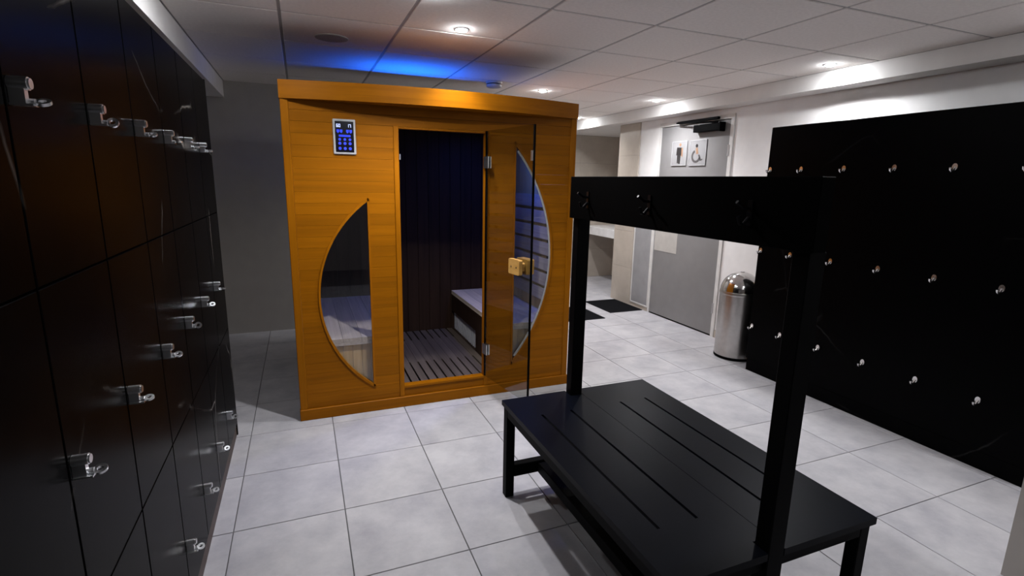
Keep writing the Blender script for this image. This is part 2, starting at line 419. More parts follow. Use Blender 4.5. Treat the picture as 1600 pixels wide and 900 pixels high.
struct(box('baseboard_pillar', M['beige_tile'], XR - 0.009, XR, 4.87, 5.222, 0, 0.045))
# half-height partition end at the near right
struct(box('wall_partition', M['wall'], 2.46, XR, 0.74, 0.90, 0, 1.05), 'plain grey half-height partition at the near right')

# ---------------------------------------------------------------- ceiling fittings
for k, (lx, ly, lw, ang, bl, lab) in enumerate(LAMPS):
    t = thing('downlight', (lx, ly, CEIL), 'round ' + lab, 'ceiling light', 'recessed downlights')
    MB().lathe([(0.036, CEIL - 0.004), (0.041, CEIL - 0.002), (0.041, CEIL + 0.001)], lx, ly, 28).build('rim', M['lamp_rim'], t, True)
    MB().lathe([(0.012, CEIL - 0.0105), (0.022, CEIL - 0.009), (0.029, CEIL - 0.0055), (0.030, CEIL - 0.004)], lx, ly, 24).build('lens', M['lamp_lens'], t, True)
sx, sy = 1.557, 4.30
t = thing('smoke_detector', (sx, sy, CEIL), 'round white smoke detector with dark slot on the ceiling above the sauna roof', 'smoke detector')
MB().lathe([(0.052, CEIL - 0.046), (0.062, CEIL - 0.040), (0.064, CEIL - 0.024)], sx, sy, 32).build('cap', M['smoke'], t, True)
MB().lathe([(0.056, CEIL - 0.024), (0.056, CEIL - 0.015)], sx, sy, 32).build('vent_slot', M['smoke_dark'], t, True)
MB().lathe([(0.066, CEIL - 0.015), (0.068, CEIL - 0.008), (0.068, CEIL)], sx, sy, 32).build('base', M['smoke'], t, True)
t = thing('ceiling_speaker', (0.226, 3.449, CEIL), 'flat round grey speaker grille in the ceiling beside the blue glow', 'speaker')
MB().lathe([(0.088, CEIL - 0.004), (0.094, CEIL - 0.003), (0.096, CEIL)], 0.226, 3.449, 36).build('rim', M['speaker'], t, True)
MB().lathe([(0.070, CEIL - 0.006), (0.087, CEIL - 0.0045), (0.087, CEIL - 0.003)], 0.226, 3.449, 36).build('grille', M['speaker'], t, True)

# ---------------------------------------------------------------- lockers
LX = -0.415; MOD = 0.345; Y_END = 3.145
TIERS = ((0.075, 0.642), (0.646, 1.278), (1.282, 1.940))
def lock_mesh(tilt):
    m = MB()
    # local: +x out of the door, y along the lockers, z up
    m.tube([(0.0005, 0, 0.012), (0.026, 0, 0.012)], 0.0105, 16)
    m.tube([(0.0262, 0, 0.012), (0.0290, 0, 0.012)], 0.0085, 16)
    m.box(0.0005, 0.021, -0.0065, 0.0065, -0.019, 0.010)
    m.box(0.0005, 0.031, -0.0095, 0.0095, -0.0225, -0.019)
    # eye tab: flat ring leaving the body, tilted about x
    n = 16; ro, ri, th = 0.0115, 0.0055, 0.0025
    ct, st = math.cos(tilt), math.sin(tilt)
    def P(a, b, c): return (0.026 + a, 0.006 + b * ct - c * st, -0.015 + b * st + c * ct)
    o = len(m.v)
    for c in (-th, th):
        for rr in (ro, ri):
            for i in range(n):
                w = 2 * PI * i / n
                m.v.append(P(0.0125 + rr * math.cos(w), rr * math.sin(w), c))
    for i in range(n):
        j = (i + 1) % n
        m.f += [(o + i, o + n + i, o + n + j, o + j), (o + 2 * n + i, o + 2 * n + j, o + 3 * n + j, o + 3 * n + i),
                (o + i, o + j, o + 2 * n + j, o + 2 * n + i), (o + n + i, o + 3 * n + i, o + 3 * n + j, o + n + j)]
    m.tube([P(-0.012, 0, 0), P(0.003, 0, 0)], 0.0055, 8)
    return m
words = ['far-end locker column, the one next to the dark back corner', 'second locker column from the far end', 'third locker column from the far end',
         'fourth locker column from the far end', 'third locker column from the near end', 'second locker column from the near end',
         'nearest locker column, cut by the left edge of the view']
lock_srcs = {}
tilts = [1.1, 0.15, 0.5, 0.0, 0.25, 0.6, 0.35]
for k in range(7):
    y1 = Y_END - k * MOD; y0 = y1 - MOD
    lab = words[k]
    t = thing('locker_column', (-0.68, (y0 + y1) / 2, 0), 'black marbled three-door ' + lab, 'locker', 'locker columns along the left wall')
    box('carcass', M['locker_side'], -0.93, LX - 0.020, y0 + 0.001, y1 - 0.001, 0.07, 1.94, t)
    box('plinth', M['locker_edge'], -0.93, LX - 0.006, y0 + 0.001, y1 - 0.001, 0.0, 0.068, t)
    if k == 0:
        box('end_panel', M['locker'], -0.93, LX, y1, y1 + 0.018, 0.0, 1.945, t)
    for q, (z0, z1) in enumerate(TIERS):
        d = box('door', M['locker'], LX - 0.018, LX, y0 + 0.003, y1 - 0.003, z0, z1, t, 0.0015)
        tl = tilts[(k * 2 + q * 3) % 7]
        yl, zl = y0 + 0.018, (0.27, 0.945, 1.597)[q]
        if tl not in lock_srcs:
            lk = lock_mesh(tl).build('lock', M['chrome'], None, True); lk.location = (LX, yl, zl)
            lk.parent = d; lk.matrix_parent_inverse = world_of(d).inverted(); lock_srcs[tl] = lk
        else:
            instance(lock_srcs[tl], 'lock', (LX, yl, zl), d)
    if k == 0:
        m = MB(); m.box(-0.47, -0.43, y1 + 0.018, y1 + 0.024, 1.73, 1.79); m.tube([(-0.45, y1 + 0.02, 1.77), (-0.45, y1 + 0.055, 1.765), (-0.45, y1 + 0.065, 1.78)], 0.007)
        m.build('side_hook', M['dark_hook'], t)

# ---------------------------------------------------------------- sauna cabin
SY = 3.216; SX0, SX1 = -0.074, 1.762; SB = 4.56
sauna = thing('sauna_cabin', (0.85, 3.9, 0), 'golden wood infrared sauna cabin with bowed cornice, two crescent windows and open glass door', 'sauna')
TH = 0.026
def arc_left(z):   # left edge of the left crescent
    cx, cz, R = 0.802, 0.7605, 0.732
    q = R * R - (z - cz) ** 2
    return cx - math.sqrt(q) if q > 0 else 9
def arc_right(z):  # right edge of the right crescent
    cx, cz, R = 0.471, 0.9625, 1.134
    q = R * R - (z - cz) ** 2
    return cx + math.sqrt(q) if q > 0 else -9
LW = (0.166, 1.355, 0.375); RW = (0.205, 1.720, 1.315)
def frontp(a, b, d): return (a, d, b)
def plank(poly):
    MB().prism(poly, frontp, SY, SY + TH).build('plank', M['wood'], sauna)
rows = []
z = 1.7765
while z > 0.075:
    rows.append((max(z - 0.0645, 0.072), z)); z -= 0.0645
g = 0.0004
for (z0, z1) in rows:
    za, zb = z0 + g, z1 - g
    NS = 6
    # left section
    xa, xb = -0.031, 0.532
    if z1 <= LW[0] or z0 >= LW[1]:
        plank([(xa, za), (xb, za), (xb, zb), (xa, zb)])
    else:
        lo, hi = max(za, LW[0]), min(zb, LW[1])
        zs = [lo + (hi - lo) * i / NS for i in range(NS + 1)]
        edge = [(min(arc_left(q), LW[2]), q) for q in zs]
        if lo > za + 1e-4:      # window tip starts inside this row
            plank([(xa, za), (xb, za), (xb, zb), (LW[2], zb), (LW[2], lo)] + [e for e in edge[1:]] + [(xa, zb)])
        elif hi < zb - 1e-4:
            plank([(xa, za)] + edge + [(LW[2], hi), (LW[2], za), (xb, za), (xb, zb), (xa, zb)])
        else:
            plank([(xa, za)] + edge + [(xa, zb)])
            plank([(LW[2], za), (xb, za), (xb, zb), (LW[2], zb)])
    # right section
    xa, xb = 1.141, 1.718
    if z1 <= RW[0] or z0 >= RW[1]:
        plank([(xa, za), (xb, za), (xb, zb), (xa, zb)])
    else:
        lo, hi = max(za, RW[0]), min(zb, RW[1])
        zs = [lo + (hi - lo) * i / NS for i in range(NS + 1)]
        edge = [(max(arc_right(q), RW[2]), q) for q in zs]
        if lo > za + 1e-4:
            plank([(xa, za), (xb, za), (xb, zb)] + edge[::-1] + [(RW[2], lo), (RW[2], zb), (xa, zb)])
        elif hi < zb - 1e-4:
            plank([(xa, za), (RW[2], za), (RW[2], hi)] + edge[::-1] + [(xb, za), (xb, zb), (xa, zb)])
        else:
            plank([(xa, za), (RW[2], za), (RW[2], zb), (xa, zb)])
            plank(edge + [(xb, zb), (xb, za)])
for z0, z1 in ((1.7775, 1.836), (1.8375, 1.90)):
    box('header_plank', M['wood'], -0.031, 1.718, SY, SY + TH, z0, z1, sauna)
box('sill_plank', M['wood'], 0.534, 1.139, SY + 0.001, SY + TH, 0.072, 0.128, sauna)
box('door_sill', M['wood'], 0.562, 1.112, SY - 0.006, SY + 0.05, 0.128, 0.142, sauna)
for x0, x1 in ((SX0, -0.032), (1.719, SX1)):
    box('corner_post', M['wood_v'], x0, x1, SY - 0.006, SY + 0.05, 0.0, 1.90, sauna, 0.003)
for x0, x1 in ((0.533, 0.563), (1.111, 1.140)):
    box('door_stile', M['wood_v'], x0, x1, SY - 0.006, SY + 0.045, 0.072, 1.777, sauna, 0.002)
box('door_lintel', M['wood'], 0.563, 1.111, SY + 0.002, SY + 0.045, 1.765, 1.777, sauna)
box('base_trim', M['wood'], SX0 - 0.004, SX1 + 0.004, SY - 0.014, SY + 0.03, 0.0, 0.070, sauna, 0.003)
# bowed cornice: front curve with sagitta, returning along the sides
cpts = []
N = 28; W0, W1 = SX0 - 0.004, SX1 + 0.006; sag = 0.120
for i in range(N + 1):
    x = W0 + (W1 - W0) * i / N; q = 2 * (x - W0) / (W1 - W0) - 1
    cpts.append((x, SY - 0.008 - sag * (1 - q * q)))
poly = cpts + [(W1, SY + 0.06), (W0, SY + 0.06)]
MB().prism(poly, lambda a, b, d: (a, b, d), 1.890, 1.986).build('cornice', M['wood'], sauna, True)
for x0, x1 in ((SX0 - 0.004, SX0 + 0.014), (SX1 - 0.012, SX1 + 0.006)):
    box('side_fascia', M['wood'], x0, x1, SY + 0.062, SB + 0.02, 1.89, 1.986, sauna)
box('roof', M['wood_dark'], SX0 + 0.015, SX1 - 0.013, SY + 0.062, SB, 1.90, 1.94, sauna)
# shell of the cabin
box('side_wall', M['wood'], SX0, SX0 + 0.03, SY + 0.052, SB, 0.0, 1.89, sauna)
box('side_wall', M['wood'], SX1 - 0.03, SX1, SY + 0.052, SB, 0.0, 1.89, sauna)
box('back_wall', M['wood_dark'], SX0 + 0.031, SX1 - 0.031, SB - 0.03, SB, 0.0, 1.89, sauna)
# inner lining boards on the back wall
xq = SX0 + 0.035; k = 0
while xq < SX1 - 0.12:
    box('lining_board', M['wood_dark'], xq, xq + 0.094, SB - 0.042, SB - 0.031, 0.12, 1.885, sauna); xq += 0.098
for xa, xb in ((SX0 + 0.031, SX0 + 0.042), (SX1 - 0.042, SX1 - 0.031)):
    for q in range(11):
        ya = SY + 0.056 + q * 0.116
        box('lining_board', M['wood_in_v'], xa, xb, ya, ya + 0.113, 0.12, 1.885, sauna)
# cabin floor boards (duckboard: slotted near the door and at the back)
FY0, FY1 = SY + 0.055, SB - 0.045
fx = 0.566; bw = 0.062
box('floor_tray', M['wood_dark'], 0.545, 1.235, FY0, FY1, 0.03, 0.085, sauna)
def floor_board(x0, x1):
    s = 0.0065
    poly = [(x0 + s, FY0), (x1 - s, FY0), (x1 - s, 3.70), (x1 - 0.001, 3.705), (x1 - 0.001, 4.24), (x1 - s, 4.245), (x1 - s, FY1),
            (x0 + s, FY1), (x0 + s, 4.245), (x0 + 0.001, 4.24), (x0 + 0.001, 3.705), (x0 + s, 3.70)]
    MB().prism(poly, lambda a, b, d: (a, b, d), 0.096, 0.120).build('floor_board', M['floor_wood'], sauna)
while fx < 1.22:
    floor_board(fx, fx + bw); fx += bw
box('floor_cross_rail', M['floor_wood'], 0.566, 1.235, FY0, FY0 + 0.03, 0.0855, 0.1135, sauna)
# benches
def bench(x0, x1, edge):      # slatted seat with boarded end and side
    b = box('bench', M['wood_in'], x0, x1, 3.335, SB - 0.045, 0.445, 0.452, sauna)
    nb = 5; w = (x1 - x0) / nb
    for i in range(nb):
        box('bench_board', M['wood_in'], x0 + i * w + 0.0012, x0 + (i + 1) * w - 0.0012, 3.285, SB - 0.046, 0.453, 0.478, b)
    box('front_rail', M['wood_in'], x0, x1, 3.285, 3.333, 0.432, 0.452, b)
    n = max(6, int((x1 - x0) / 0.052)); w = (x1 - x0) / n
    for i in range(n):
        box('end_slat', M['wood_in_v'], x0 + i * w + 0.001, x0 + (i + 1) * w - 0.001, 3.305, 3.325, 0.0, 0.431, b)
    xe = edge
    sgn = 1 if edge == x0 else -1
    xa, xb = sorted((xe, xe + sgn * 0.018)); xf, xg = sorted((xe + sgn * 0.002, xe + sgn * 0.03))
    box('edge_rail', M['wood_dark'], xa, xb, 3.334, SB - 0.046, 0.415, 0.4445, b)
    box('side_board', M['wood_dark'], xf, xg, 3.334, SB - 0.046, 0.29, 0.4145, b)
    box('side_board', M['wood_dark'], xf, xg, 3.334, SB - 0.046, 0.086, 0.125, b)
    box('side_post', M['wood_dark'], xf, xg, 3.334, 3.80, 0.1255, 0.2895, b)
    return b
bl = bench(SX0 + 0.044, 0.540, 0.540)
br = bench(1.240, SX1 - 0.044, 1.240)
gr = box('heater_grille', M['grille'], 1.266, 1.280, 3.802, SB - 0.05, 0.128, 0.288, sauna)
yy = 3.812
while yy < SB - 0.08:
    box('grille_bar', M['grille'], 1.254, 1.266, yy, yy + 0.020, 0.130, 0.286, gr); yy += 0.042
box('grille_frame', M['wood_in'], 1.246, 1.252, 3.795, 3.812, 0.1255, 0.2895, gr)
# backrest slats on both side walls
for xs0, xs1 in ((SX1 - 0.074, SX1 - 0.057), (SX0 + 0.057, SX0 + 0.074)):
    for q in range(7):
        z0 = 0.575 + q * 0.118
        box('backrest_slat', M['wood_in'], xs0, xs1, 3.40, SB - 0.06, z0, z0 + 0.092, sauna)
    for yq in (3.46, 4.40):
        x0, x1 = (xs1 + 0.001, xs1 + 0.013) if xs0 > 1 else (xs0 - 0.013, xs0 - 0.001)
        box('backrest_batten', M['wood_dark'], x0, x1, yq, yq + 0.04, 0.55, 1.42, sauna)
# crescent windows: pane, wooden trim, grey gasket
def crescent(arc, lo, hi, flat, inset=0.0, n=36):
    pts = []
    for i in range(n + 1):
        zz = lo + (hi - lo) * i / n
        pts.append((arc(zz), zz))
    return pts
def window(arc, W, side, gasket):
    lo, hi, flat = W
    pts = crescent(arc, lo, hi, flat)
    pts[0] = (flat, lo); pts[-1] = (flat, hi)
    w = MB().prism(pts, frontp, SY + 0.010, SY + 0.016).build('window_pane', M['pane'], sauna)
    cz = (lo + hi) / 2
    def offset(d):
        res = []
        for (a, b) in pts:
            res.append((a - side * d * 1.0, b + (cz - b) / (hi - lo) * 2 * d * 1.0))
        return res
    m = MB(); outer = offset(-0.004); inner = offset(0.008)
    for i in range(len(pts) - 1):
        m.prism([outer[i], outer[i + 1], inner[i + 1], inner[i]], frontp, SY - 0.007, SY + 0.009)
    m.build('curved_trim', M['wood_v'], w)
    x0, x1 = sorted((flat - side * 0.004, flat + side * 0.007))
    box('straight_trim', M['wood_v'], x0, x1, SY - 0.007, SY + 0.009, lo - 0.004, hi + 0.004, w)
    if gasket:
        m = MB(); a0 = offset(0.008); a1 = offset(0.018)
        for i in range(1, len(pts) - 2):
            m.prism([a0[i], a0[i + 1], a1[i + 1], a1[i]], frontp, SY + 0.002, SY + 0.009)
        m.build('gasket', M['gasket'], w)
    return w
window(arc_left, LW, -1, False)
window(arc_right, RW, 1, True)
# control panel with lit display
cp = box('control_panel', M['bezel'], 0.193, 0.318, SY - 0.012, SY, 1.604, 1.799, sauna, 0.004)
px0, px1, pz0, pz1 = 0.205, 0.306, 1.617, 1.787
box('screen', M['screen'], px0, px1, SY - 0.0135, SY - 0.012, pz0, pz1, cp)
SEG = {'0': 'abcdef', '1': 'bc', '6': 'acdefg', '7': 'abc'}
def digit(ch, x, z, w, h):
    m = MB(); t = w * 0.22; y0, y1 = SY - 0.0150, SY - 0.0136
    R = {'a': (x, x + w, z + h - t, z + h), 'g': (x, x + w, z + h / 2 - t / 2, z + h / 2 + t / 2), 'd': (x, x + w, z, z + t),
         'f': (x, x + t, z + h / 2, z + h), 'b': (x + w - t, x + w, z + h / 2, z + h), 'e': (x, x + t, z, z + h / 2), 'c': (x + w - t, x + w, z, z + h / 2)}
    for q in SEG[ch]: m.box(R[q][0], R[q][1], y0, y1, R[q][2], R[q][3])
    m.build('digit', M['digit'], cp)
digit('6', 0.212, 1.754, 0.010, 0.017); digit('0', 0.224, 1.754, 0.010, 0.017)
digit('1', 0.270, 1.754, 0.010, 0.017); digit('7', 0.282, 1.754, 0.010, 0.017)
def icon(kind, x, z, s):
    y0, y1 = SY - 0.0148, SY - 0.0136; m = MB()
    if kind == 'arrows':
        m.prism([(x - s, z + s * 0.5), (x - s * 0.1, z + s * 0.5), (x - s * 0.1, z - s * 0.3), (x - s * .55, z - s * 0.75), (x - s, z - s * 0.3)], frontp, y0, y1)
        m.prism([(x + s * 0.1, z + s * 0.5), (x + s, z + s * 0.5), (x + s, z - s * 0.3), (x + s * .55, z - s * 0.75), (x + s * 0.1, z - s * 0.3)], frontp, y0, y1)
    elif kind == 'bar':
        m.box(x - s, x + s, y0, y1, z - 0.0055, z + 0.0055)
    else:
        m.prism([(x + s * math.cos(2 * PI * i / 14), z + s * math.sin(2 * PI * i / 14)) for i in range(14)], frontp, y0, y1)
    m.build('button', M['icon'], cp)
icon('arrows', 0.229, 1.733, 0.016); icon('arrows', 0.281, 1.733, 0.016); icon('bar', 0.256, 1.707, 0.032)
for q, zz in enumerate((1.687, 1.665, 1.637)):
    for xx in (0.228, 0.256, 0.284): icon('dot', xx, zz, 0.0085 if q else 0.0075)
# open glass door with seals, hinges, handle
H = Vector((1.113, SY - 0.016, 0)); E = Vector((1.2075, 2.672, 0)); ax = (E - H); LEN = ax.length; ax.normalize(); nrm = Vector((ax.y, -ax.x, 0))
if nrm.x > 0: nrm = -nrm      # towards the camera side (-X)
def dp(a, b, d): v = H + ax * a + nrm * d; return (v.x, v.y, b)
def dbox(name, mat, a0, a1, z0, z1, d0, d1, parent):
    return MB().prism([(a0, z0), (a1, z0), (a1, z1), (a0, z1)], dp, d0, d1).build(name, mat, parent)
gd = dbox('glass_door', M['door_glass'], 0.008, LEN - 0.006, 0.150, 1.778, -0.003, 0.003, sauna)
dbox('door_seal', M['seal'], LEN - 0.0055, LEN + 0.004, 0.19, 1.778, -0.005, 0.005, gd)
dbox('door_seal', M['seal'], -0.004, 0.0075, 0.150, 1.778, -0.005, 0.005, gd)
dbox('seal_end', M['gasket'], LEN - 0.008, LEN + 0.006, 0.150, 0.188, -0.006, 0.006, gd)
dbox('keeper', M['chrome'], LEN - 0.020, LEN - 0.001, 1.585, 1.640, 0.0055, 0.010, gd)
for zz in (1.585, 0.345):
    m = MB().prism([(-0.016, zz - 0.036), (0.042, zz - 0.036), (0.042, zz + 0.036), (-0.016, zz + 0.036)], dp, 0.0055, 0.012)
    m.prism([(0.0, zz - 0.036), (0.042, zz - 0.036), (0.042, zz + 0.036), (0.0, zz + 0.036)], dp, -0.012, -0.0055)
    m.tube([dp(-0.012, zz - 0.036, 0.001), dp(-0.012, zz + 0.036, 0.001)], 0.008, 10)
    m.build('hinge', M['chrome'], gd)
def hblock(d0, d1, a0, a1, z0, z1):
    c = 0.006
    poly = [(a0 + c, z0), (a1 - c, z0), (a1, z0 + c), (a1, z1 - c), (a1 - c, z1), (a0 + c, z1), (a0, z1 - c), (a0, z0 + c)]
    return MB().prism(poly, dp, d0, d1)
h1 = hblock(0.030, 0.054, 0.375, 0.490, 0.935, 1.025).build('handle', M['handle_wood'], gd)
m = MB()
for a in (0.405, 0.460): m.tube([dp(a, 0.98, 0.0545), dp(a, 0.98, 0.0560)], 0.0045, 10)
m.build('handle_screw', M['sign_dark'], gd)
m = hblock(0.0035, 0.0295, 0.390, 0.475, 0.955, 1.005); m.build('handle', M['handle_wood'], gd)
hblock(-0.052, -0.0035, 0.375, 0.490, 0.935, 1.025).build('handle', M['handle_wood'], gd)
box('door_catch', M['chrome'], 0.5635, 0.572, SY - 0.010, SY + 0.006, 1.585, 1.618, sauna, 0.001)
# blue light on the roof; unseen baffle added to cut its glow
box('roof_light', M['blue_lens'], 0.57, 1.11, 4.085, 4.115, 1.942, 1.962, sauna)
box('added_light_baffle', M['wood_dark'], 0.45, 1.25, 4.20, 4.215, 1.942, 2.100, sauna)
MB().lathe([(0.055, 1.872), (0.06, 1.876), (0.06, 1.899)], 1.52, 3.62, 20).build('mood_lamp', M['blue_lens'], sauna)

# ---------------------------------------------------------------- bench with coat rail
bn = thing('changing_bench', (1.2, 1.5, 0), 'black double-sided changing bench with slotted seat and overhead coat-hook boards', 'bench')
BX0, BX1, BY0, BY1, SZ0, SZ1 = 0.814, 1.597, 0.886, 2.092, 0.452, 0.4745
BMID = 1.206
def seat_plank(x0, x1, slots, notch):
    """plank with two through slots, made of strips; notch = near-end cut-out for the post"""
    m = MB(); ya, yb = 1.082, 1.890; hw = 0.0055
    xs = [x0]
    for s in slots: xs += [s - hw, s + hw]
    xs.append(x1)
    for i in range(0, len(xs), 2): m.box(xs[i], xs[i + 1], ya, yb, SZ0, SZ1)
    m.box(x0, x1, yb, BY1 if not notch else 2.030, SZ0, SZ1)
    m.box(x0, x1, BY0 if not notch else 0.940, ya, SZ0, SZ1)
    if notch:
        for a, b in ((0.940, BY0), (2.030, BY1)):
            lo, hi = sorted((a, b))
            m.box(x0, notch[0], lo, hi, SZ0, SZ1)
            m.box(notch[1], x1, lo, hi, SZ0, SZ1)
    return m
seat_plank(BX0, BMID - 0.001, (0.925, 1.067), (1.143, BMID - 0.0011)).build('seat_plank', M['seat'], bn)
seat_plank(BMID + 0.001, BX1, (1.328, 1.465), None).build('seat_plank', M['seat'], bn)
def bar(name, *a, mat='black_metal', b=0.0025): return box(name, M[mat], *a, bn, b)
for x0 in (BX0 + 0.006, BX1 - 0.048):
    for y0 in (BY0 + 0.012, BY1 - 0.054):
        bar('leg', x0, x0 + 0.042, y0, y0 + 0.042, 0.0, SZ0)
for y0 in (BY0 + 0.012, BY1 - 0.054):
    bar('end_rail', BX0 + 0.0485, 1.1445, y0, y0 + 0.042, SZ0 - 0.042, SZ0 - 0.0005)
    bar('end_rail', 1.2055, BX1 - 0.0485, y0, y0 + 0.042, SZ0 - 0.042, SZ0 - 0.0005)
for x0 in (BX0 + 0.006, BX1 - 0.048):
    bar('side_rail', x0, x0 + 0.042, BY0 + 0.0545, BY1 - 0.0545, SZ0 - 0.042, SZ0 - 0.0005)
bar('stretcher', BX0 + 0.0485, 1.1445, BY1 - 0.052, BY1 - 0.012, 0.100, 0.160)
bar('stretcher', 1.2055, BX1 - 0.0485, BY1 - 0.052, BY1 - 0.012, 0.100, 0.160)
for y0 in (0.886, 2.034):
    bar('post', 1.145, 1.205, y0, y0 + 0.050, 0.0, 1.3155)
bar('shoe_shelf', 0.985, 1.1445, 0.9405, BY1 - 0.0545, 0.100, 0.150)
bar('shoe_shelf', 1.2055, 1.430, 0.9405, BY1 - 0.0545, 0.100, 0.150)
box('hook_board', M['black_board'], 1.121, 1.168, 0.862, 2.078, 1.316, 1.497, bn, 0.002)
def bench_hook(x, y, zc, s):
    m = MB()
    m.box(min(x, x + s * 0.004), max(x, x + s * 0.004), y - 0.008, y + 0.008, zc - 0.034, zc + 0.034)
    m.tube([(x + s * 0.004, y, zc - 0.012), (x + s * 0.022, y, zc - 0.030), (x + s * 0.034, y, zc - 0.028), (x + s * 0.040, y, zc - 0.008)], 0.005)
    m.tube([(x + s * 0.004, y, zc + 0.012), (x + s * 0.026, y, zc + 0.014), (x + s * 0.050, y, zc + 0.030)], 0.005)
    m.build('coat_hook', M['dark_hook'], bn, True)
for y in (1.06, 1.50, 1.92):
    bench_hook(1.121, y, 1.400, -1); bench_hook(1.168, y, 1.400, 1)

# ---------------------------------------------------------------- black panel with hooks
hp = thing('coat_panel', (3.5, 2.1, 0), 'tall black stone-effect wall panel with three rows of steel coat hooks', 'panel')
PX = 3.297
box('plinth', M['panel'], PX + 0.006, XR - 0.004, 1.205, 2.992, 0.0, 0.098, hp)
box('face', M['panel'], PX, XR - 0.004, 1.200, 2.998, 0.100, 1.900, hp, 0.002)
def hook_mesh():
    m = MB()
    n = 14
    m.prism([(0.0135 * math.cos(2 * PI * i / n), 0.019 * math.sin(2 * PI * i / n)) for i in range(n)], lambda a, b, d: (d, a, b), -0.007, 0.0)
    m.tube([(-0.006, 0, -0.004), (-0.020, 0, -0.020), (-0.032, 0, -0.024), (-0.042, 0, -0.016), (-0.044, 0, -0.004)], [0.007, 0.0065, 0.006, 0.006, 0.0075], 10)
    return m
hk = None
for zc in (1.594, 0.984, 0.375):
    for y in (2.968, 2.705, 2.390, 2.075, 1.762, 1.452):
        if hk is None:
            hk = hook_mesh().build('coat_hook', M['hook'], None, True); hk.location = (PX, y, zc); hk.parent = hp; hk.matrix_parent_inverse = world_of(hp).inverted()
        else: instance(hk, 'coat_hook', (PX, y, zc), hp)

# ---------------------------------------------------------------- litter bin
bx, by, R = 3.465, 3.285, 0.165
bi = thing('trash_bin', (bx, by, 0), 'brushed steel dome-topped bin standing between the grey door and the black hook panel', 'bin')
MB().lathe([(R - 0.004, 0.0), (R + 0.002, 0.004), (R + 0.002, 0.022), (R, 0.025)], bx, by, 48).build('base_ring', M['black_plastic'], bi, True)
MB().lathe([(R, 0.0255), (R, 0.560)], bx, by, 48).build('body', M['steel'], bi, True)
MB().lathe([(R + 0.003, 0.5605), (R + 0.004, 0.566), (R + 0.003, 0.585), (R + 0.001, 0.590)], bx, by, 48).build('collar', M['steel'], bi, True)
prof = [(R * math.cos(a) * 0.99, 0.591 + 0.160 * math.sin(a)) for a in [PI / 2 * q / 12 for q in range(12)]] + [(0.004, 0.751)]
MB().lathe(prof, bx, by, 48).build('dome_lid', M['steel_dome'], bi, True)
m = MB(); m.prism([(-0.07, 0.615), (0.07, 0.615), (0.06, 0.69), (-0.06, 0.69)], lambda a, b, d: (bx + 0.0 + d, by + a, b), 0.10, 0.15)
MB().lathe([(0.018, 0.7495), (0.020, 0.752), (0.014, 0.756)], bx, by, 20).build('lid_cap', M['steel_dome'], bi, True)

# ---------------------------------------------------------------- grey restroom door with signs, closer
DY0, DY1 = 3.838, 4.828
dr = struct(box('door_1', M['door_grey'], XR - 0.006, XR + 0.034, DY0, DY1, 0.012, 2.068, None, 0.002), 'grey restroom door with two pictogram signs and black closer')
fr = MB()
fr.box(XR - 0.014, XR + 0.06, DY0 - 0.047, DY0 - 0.006, 0, 2.115); fr.box(XR - 0.014, XR + 0.06, DY1 + 0.004, DY1 + 0.030, 0, 2.115)
fr.box(XR - 0.014, XR + 0.06, DY0 - 0.006, DY1 + 0.004, 2.074, 2.115)
fr.build('door_frame', M['white_trim'], dr)
box('door_backing', M['sign_dark'], XR + 0.05, XR + 0.06, DY0 - 0.005, DY1 + 0.003, 0.0, 2.073, dr)
for zz in (1.79, 0.283):
    MB().tube([(XR - 0.014, DY0 - 0.006, zz - 0.05), (XR - 0.014, DY0 - 0.006, zz + 0.05)], 0.009, 10).build('hinge', M['satin'], dr, True)
cl = box('door_closer', M['black_plastic'], XR - 0.070, XR - 0.007, 3.925, 4.270, 1.975, 2.045, dr, 0.006)
box('closer_cap', M['black_plastic'], XR - 0.076, XR - 0.007, 3.900, 3.9245, 1.965, 2.050, cl, 0.004)
MB().tube([(XR - 0.05, 3.96, 2.052), (XR - 0.095, 4.20, 2.066), (XR - 0.060, 4.53, 2.088)], 0.009, 8).build('closer_arm', M['black_plastic'], cl)
box('closer_track', M['black_plastic'], XR - 0.045, XR - 0.015, 3.97, 4.54, 2.080, 2.104, cl, 0.003)
box('push_plate', M['cream_plate'], XR - 0.0085, XR - 0.0065, 4.44, 4.818, 0.738, 1.010, dr)
def sp(a, b, d): return (XR - d, a, b)    # on the door face, d = distance out of it
def circ(cy, cz, r, n=16): return [(cy + r * math.cos(2 * PI * i / n), cz + r * math.sin(2 * PI * i / n)) for i in range(n)]
def ring(m, cy, cz, r0, r1, a0, a1, d0, d1, n=18):
    for i in range(n):
        p, q = a0 + (a1 - a0) * i / n, a0 + (a1 - a0) * (i + 1) / n
        m.prism([(cy + r0 * math.cos(p), cz + r0 * math.sin(p)), (cy + r1 * math.cos(p), cz + r1 * math.sin(p)),
                 (cy + r1 * math.cos(q), cz + r1 * math.sin(q)), (cy + r0 * math.cos(q), cz + r0 * math.sin(q))], sp, d0, d1)
def sign_plate(y0, y1, z0, z1):
    s = box('sign_plate', M['acrylic'], XR - 0.014, XR - 0.0075, y0, y1, z0, z1, dr, 0.002)
    m = MB(); e = 0.007
    m.box(XR - 0.0165, XR - 0.0075, y0 - e, y0 - 0.0005, z0 - e, z1 + e); m.box(XR - 0.0165, XR - 0.0075, y1 + 0.0005, y1 + e, z0 - e, z1 + e)
    m.box(XR - 0.0165, XR - 0.0075, y0, y1, z0 - e, z0 - 0.0005); m.box(XR - 0.0165, XR - 0.0075, y0, y1, z1 + 0.0005, z1 + e)
    m.build('sign_edge', M['acrylic_edge'], s)
    return s
